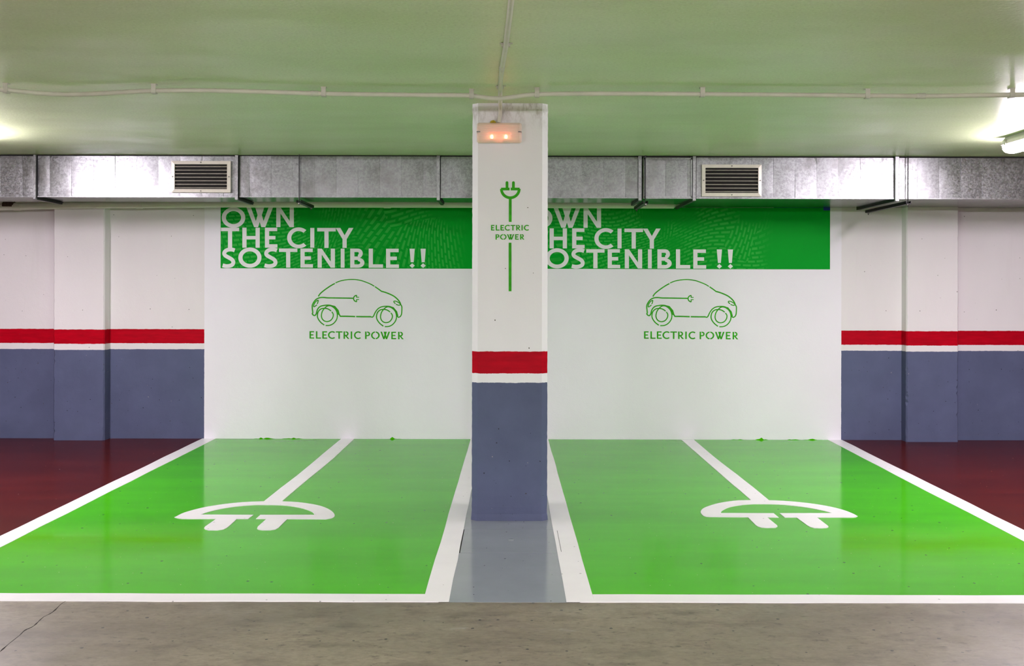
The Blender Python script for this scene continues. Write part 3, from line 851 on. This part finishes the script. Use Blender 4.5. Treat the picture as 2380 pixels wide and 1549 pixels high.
# trapeze hangers
def hanger(u, label, ya=-.045, yb=DYL + .02, dz=0.0):
    x = ux(u); z = DZ0 + dz
    root = thing('duct_hanger', label, 'hanger', (x, DUCT_Y, z), 'trapeze hangers carrying the air duct')
    b = MB(); b.box((x - .020, DUCT_Y + ya, z - .046), (x + .020, yb, z - .042)); b.box((x - .020, DUCT_Y + ya, z - .046), (x - .016, yb, z - .023)); b.box((x + .016, DUCT_Y + ya, z - .046), (x + .020, yb, z - .023))
    keep(b.build('support_channel', M['black_steel']), root)
    for y in (DUCT_Y - .028, yb - .02):
        b = MB(); b.tube([(x, y, z - .065), (x, y, CEIL - .001 if y < DUCT_Y else z - .02)], .0042, 8); keep(b.build('threaded_rod', M['black_steel']), root)
        b = MB(); b.tube([(x, y, z - .055), (x, y, z - .046)], .009, 6); keep(b.build('nut', M['screw']), root)
hanger(697, 'black trapeze hanger left of the column')
hanger(1499, 'black trapeze hanger near the short duct piece right of the column', yb=8.42)
hanger(2107, 'black trapeze hanger at the far right of the duct', yb=8.74)

# ------------------------------------------------------------------ ventilation grilles
def grille(u0, v0, u1, v1, label):
    Y = DUCT_Y - .010
    x0, z1 = on_wall(u0, (v0), Y); x1, z0 = on_wall(u1, v1, Y)
    uc = (u0+u1)/2
    z1 = on_wall(uc, v0, Y)[1]; z0 = on_wall(uc, v1, Y)[1]
    root = thing('vent_grille', label, 'vent', ((x0+x1)/2, Y, z0), 'ventilation grilles on the duct')
    fw = .027; y0, y1 = Y - .014, Y + .004
    ix0, ix1, iz0, iz1 = x0+fw, x1-fw, z0+fw, z1-fw
    b = MB()
    for pts in ([(x0, z0), (x1, z0), (ix1, iz0), (ix0, iz0)], [(x1, z0), (x1, z1), (ix1, iz1), (ix1, iz0)], [(x1, z1), (x0, z1), (ix0, iz1), (ix1, iz1)], [(x0, z1), (x0, z0), (ix0, iz0), (ix0, iz1)]):
        (a, b_, c, d) = pts
        b.hexa([(a[0], y1, a[1]), (b_[0], y1, b_[1]), (c[0], y1, c[1]), (d[0], y1, d[1]), (a[0], y0+.006, a[1]), (b_[0], y0+.006, b_[1]), (c[0], y0, c[1]), (d[0], y0, d[1])])
    keep(b.build('frame', M['grille']), root)
    b = MB(); b.box((ix0 - .004, Y - .002, iz0 - .004), (ix1 + .004, Y + .002, iz1 + .004)); keep(b.build('backing', M['cavity']), root)
    n = 7; ph = (iz1 - iz0) / n; me = None
    for k in range(n):
        zc = iz0 + ph * (k + .38)
        if me is None:
            b = MB(); L = (ix1-ix0)/2 + .002
            b.hexa([(-L, -.0015, .0035), (L, -.0015, .0035), (L, -.0008, .0050), (-L, -.0008, .0050), (-L, -.0105, -.004), (L, -.0105, -.004), (L, -.0105, -.0015), (-L, -.0105, -.0015)])
            o = b.build('slat', M['slat']); me = o.data
        else:
            o = bpy.data.objects.new('slat', me); col.objects.link(o)
        o.location = ((ix0+ix1)/2, Y, zc); keep(o, root)
    sc = None
    for x, z in (((x0+x1)/2, z1 - fw*.45), ((x0+x1)/2, z0 + fw*.45), (x0 + fw*.45, (z0+z1)/2), (x1 - fw*.45, (z0+z1)/2)):
        if sc is None:
            b = MB(); b.tube([(0, 0, 0), (0, -.005, 0), (0, -.0065, 0)], [.005, .005, .003], 10); o = b.build('screw', M['screw']); sc = o.data
        else:
            o = bpy.data.objects.new('screw', sc); col.objects.link(o)
        o.location = (x, y0 + .004, z); keep(o, root)
grille(399, 374.6, 536.5, 448, 'cream slatted vent grille on the duct left of the column')
grille(1631, 383, 1769.5, 457, 'cream slatted vent grille on the duct right of the column')

# ------------------------------------------------------------------ conduits on the ceiling
CY_ = 5.28; CZ = CEIL - .0345; CR = .0125
def cpos(u, v):
    x, z = on_wall(u, v, CY_); return x, CEIL - .0345
root = thing('ceiling_conduit', 'thin grey conduit clipped to the ceiling running from side to side', 'conduit', (0, CY_, CZ))
path = []
run = [(-60, 206), (5, 208.7), (40, 212), (95, 217), (151, 219.5), (210, 218.5), (269, 215.5), (320, 212.5), (373, 211), (440, 210.5), (504, 211), (590, 213), (672, 215.5), (753, 218), (860, 219.5), (980, 221), (1060, 221.5), (1096, 222.5), (1120, 226), (1150, 229), (1180, 227.5), (1215, 222.5), (1248, 219.5), (1340, 218), (1480, 218), (1632, 219), (1820, 220.5), (2015, 222.5), (2140, 223.5), (2240, 222.3), (2337, 221), (2380, 220.3), (2480, 219)]
# the run stays at one height under the ceiling; it wanders towards and away from the wall, and dips a little at the column
for u, v in run:
    a, bb = unroll(u, v)
    if 1100 < u < 1230: z = CEIL - .0345 - .012 * math.sin(PI * (u - 1100) / 130)
    else: z = CZ
    s = -bb / (z - EYE); path.append((a / s, FOC / s, z))
path = catmull(path, 4)
b = MB(); b.tube(path, CR, 12); keep(b.build('tube', M['conduit']), root)
def at_x(x):
    return min(path, key=lambda p: abs(p[0] - x))
cl = None
for u in (40, 373, 753, 1096, 1248, 1632, 2015, 2337):
    x = (u - CX) / (FOC / 5.28); p = at_x(x)
    if cl is None:
        b = MB(); b.box((-.012, -.0165, -.014), (.012, -.013, .0345)); b.box((-.012, -.0165, -.0165), (.012, .0165, -.0128)); b.box((-.012, .013, -.014), (.012, .0165, .008)); b.box((-.014, -.017, .031), (.014, .012, .0345))
        o = b.build('clip', M['clip']); cl = o.data
    else:
        o = bpy.data.objects.new('clip', cl); col.objects.link(o)
    o.location = (p[0], p[1], CZ); keep(o, root)
for u, w in ((3, .012), (731, .020), (2140, .024)):
    x = (u - CX) / (FOC / 5.28); p = at_x(x); q = at_x(x + .05); d = Vector(q) - Vector(p); d.normalize(); P_ = Vector(p)
    b = MB(); b.tube([tuple(P_ - d*w), tuple(P_ + d*w)], CR + .0028, 14); keep(b.build('coupling', M['clip']), root)

# conduit from the camera side to the column and down to the emergency light
root = thing('feed_conduit', 'grey conduit along the ceiling, down the column to the emergency light', 'conduit', (-.05, COL_Y, CEIL))
zc = CEIL - .014
path2 = [(.035, 1.0, zc), (.012, 3.0, zc), (.004, 3.58, zc), (-.0185, 4.26, zc), (-.040, 4.73, zc), (-.050, 5.05, zc), (-.0535, 5.26, zc), (-.055, 5.52, zc), (-.056, 5.60, zc - .004), (-.0565, 5.645, zc - .02), (-.057, 5.665, zc - .05), (-.0605, 5.667, 2.32), (-.0655, 5.667, 2.2862)]
b = MB(); b.tube(path2[:8] + catmull(path2[7:], 4)[1:], .0115, 12); keep(b.build('tube', M['conduit']), root)
for y, x in ((4.30, -.020), (5.20, -.0525)):
    b = MB(); b.box((x - .019, y - .010, zc - .002), (x - .0125, y + .010, CEIL - .0006)); b.box((x + .0125, y - .010, zc - .002), (x + .019, y + .010, CEIL - .0006)); b.box((x - .019, y - .008, CEIL - .004), (x + .019, y + .008, CEIL - .0006)); b.box((x - .026, y - .01, CEIL - .0025), (x + .030, y + .01, CEIL - .0006)); keep(b.build('clip', M['clip']), root)
b = MB(); b.tube([(-.0385, 4.69, zc), (-.0415, 4.76, zc)], .0135, 12); keep(b.build('coupling', M['clip']), root)

# ------------------------------------------------------------------ emergency light on the column
Y = COL_Y
ex0 = on_wall(1107.5, 308, Y - .05)[0]; ex1 = on_wall(1213, 308, Y - .05)[0]
ez1 = on_wall(1160, 285, Y - .03)[1]; ez0 = on_wall(1160, 332.5, Y - .03)[1]
root = thing('emergency_light', 'glowing emergency light with a ribbed clear cover on the column', 'lamp', ((ex0+ex1)/2, Y, ez0))
ecx = (ex0+ex1)/2; ezc = (ez0+ez1)/2
b = MB(); b.box((ex0 + .004, Y - .016, ez0 + .003), (ex1 - .004, Y - .001, ez1 - .003)); keep(b.build('base', M['white_plastic'], None, .004), root)
b = MB(); b.box((ex0 + .014, Y - .030, ezc + .002), (ex1 - .014, Y - .016, ez1 - .010)); keep(b.build('gear_tray', M['white_plastic'], None, .003), root)
# ribbed cover, swelling towards the middle
b = MB(); prof = []; nr = 44; hz = (ez1 - ez0)/2
for i in range(nr + 1):
    a = -1 + 2*i/nr
    y = .058 * (1 - abs(a)**3.2)**.5 if abs(a) < 1 else 0
    y = max(y, .012)
    prof.append((a*hz, y + (.0014 if i % 4 in (1, 2) and .06 < abs(a) < .95 else 0)))
xs = [ex0, ex0 + .001, ex0 + .008, ex0 + .015, ecx, ex1 - .015, ex1 - .008, ex1 - .001, ex1]; sc_ = [.30, .62, .93, 1, 1, 1, .93, .62, .30]; sz = [.80, .88, .96, 1, 1, 1, .96, .88, .80]
for x, s, zz in zip(xs, sc_, sz):
    for dz, y in prof: b.v.append((x, Y - .010 - y*s, ezc + dz*zz))
P_ = nr + 1
for i in range(len(xs)-1):
    for k in range(nr): b.f.append((i*P_+k, i*P_+k+1, (i+1)*P_+k+1, (i+1)*P_+k))
b.f.append(tuple(range(P_))); b.f.append(tuple((len(xs)-1)*P_ + k for k in reversed(range(P_))))
cv = keep(b.build('ribbed_cover', M['cover']), root)
for u in (1143, 1176):
    x = on_wall(u, 318, Y - .05)[0]; zb = ez0 + .010
    b = MB(); b.box((x - .016, Y - .040, zb - .003), (x + .016, Y - .018, zb + .013)); keep(b.build('bulb_holder', M['white_plastic'], None, .002), root)
    b = MB(); pr = [(.004, .013), (.0075, .018), (.0095, .024), (.0085, .031), (.005, .036), (.001, .038)]
    b.tube([(x, Y - .030, zb + z) for r, z in pr], [r for r, z in pr], 14); o = keep(b.build('bulb', M['bulb']), root); o['label'] = 'glowing orange bulb'
b = MB(); b.box((ecx - .055, Y - .032, ezc - .006), (ecx + .060, Y - .024, ezc + .001)); o = keep(b.build('indicator_strip', M['indicator']), root); o['label'] = 'glowing red strip'
for x, s in ((ex0 + .004, 1), (ex1 - .004, -1)):
    b = MB(); b.box((x - .003, Y - .068, ezc - .0035), (x + .018*s, Y - .062, ezc + .0035)); b.box((x - .003, Y - .066, ezc - .0015), (x + .003, Y - .012, ezc + .0015)); keep(b.build('cover_catch', M['screw']), root)
# yellow blob of foam at the cable entry
b = MB(); rnd = random.Random(4); path3 = []
fx, fz = on_wall(1147, 283, Y)[0], ez1
b.tube([(fx - .018, Y - .012, fz + .001), (fx - .012, Y - .013, fz + .006), (fx - .002, Y - .014, fz + .008), (fx + .008, Y - .013, fz + .004), (fx + .014, Y - .012, fz)], [.003, .007, .009, .007, .003], 10)
o = keep(b.build('foam_plug', M['yellow_foam']), root); o['label'] = 'blob of yellow foam at the cable entry'

# ------------------------------------------------------------------ strip lights
def strip_light(loc, L, lit, label, rotz=0.0):
    """housing under the ceiling, far end at loc, running towards -y"""
    root = thing('strip_light', label, 'lamp', loc, 'sealed strip lights under the ceiling')
    root.rotation_euler = (0, 0, rotz)
    W = .070
    b = MB(); b.prism([(-W*.62, 0, 0), (W*.62, 0, 0), (W*.95, 0, -.030), (W, 0, -.052), (-W, 0, -.052), (-W*.95, 0, -.030)], (0, -L, 0)); b.build('housing', M['white_plastic'], root, .003)
    b = MB(); b.prism([(-W*1.05, .004, -.048), (W*1.05, .004, -.048), (W*1.05, .004, -.056), (-W*1.05, .004, -.056)], (0, -L - .008, 0)); b.build('rim', M['grille'], root)
    b = MB(); pts = [(-W*.97, -.004, -.056), (W*.97, -.004, -.056), (W*.90, -.004, -.088), (W*.66, -.004, -.106), (W*.3, -.004, -.112), (-W*.3, -.004, -.112), (-W*.66, -.004, -.106), (-W*.90, -.004, -.088)]
    b.prism(pts, (0, -L + .008, 0)); o = b.build('diffuser', lit, root); o['label'] = 'lit prismatic diffuser'
    for s in (-1, 1):
        for k in range(4):
            y = -.06 - k * (L - .12) / 3
            b = MB(); b.box((s*W*1.02, y - .012, -.064), (s*(W*1.02 + .006), y + .012, -.026)); b.box((s*W*.9, y - .009, -.030), (s*(W*1.02 + .006), y + .009, -.026)); b.build('catch', M['clip'], root)
    return root
strip_light((3.495, 6.90, CEIL), 1.55, M['lit_bay'], 'lit strip light under the ceiling at the right edge')
strip_light((-3.70, 6.90, CEIL), 1.55, M['lit_bay'], 'lit strip light over the red floored bay on the left')
strip_light((-3.2, 0.2, CEIL), 1.55, M['lit_aisle'], 'lit strip light over the left of the aisle')
strip_light((0.2, 0.2, CEIL), 1.55, M['lit_aisle'], 'lit strip light over the middle of the aisle')
strip_light((3.4, 0.2, CEIL), 1.55, M['lit_aisle'], 'lit strip light over the right of the aisle')
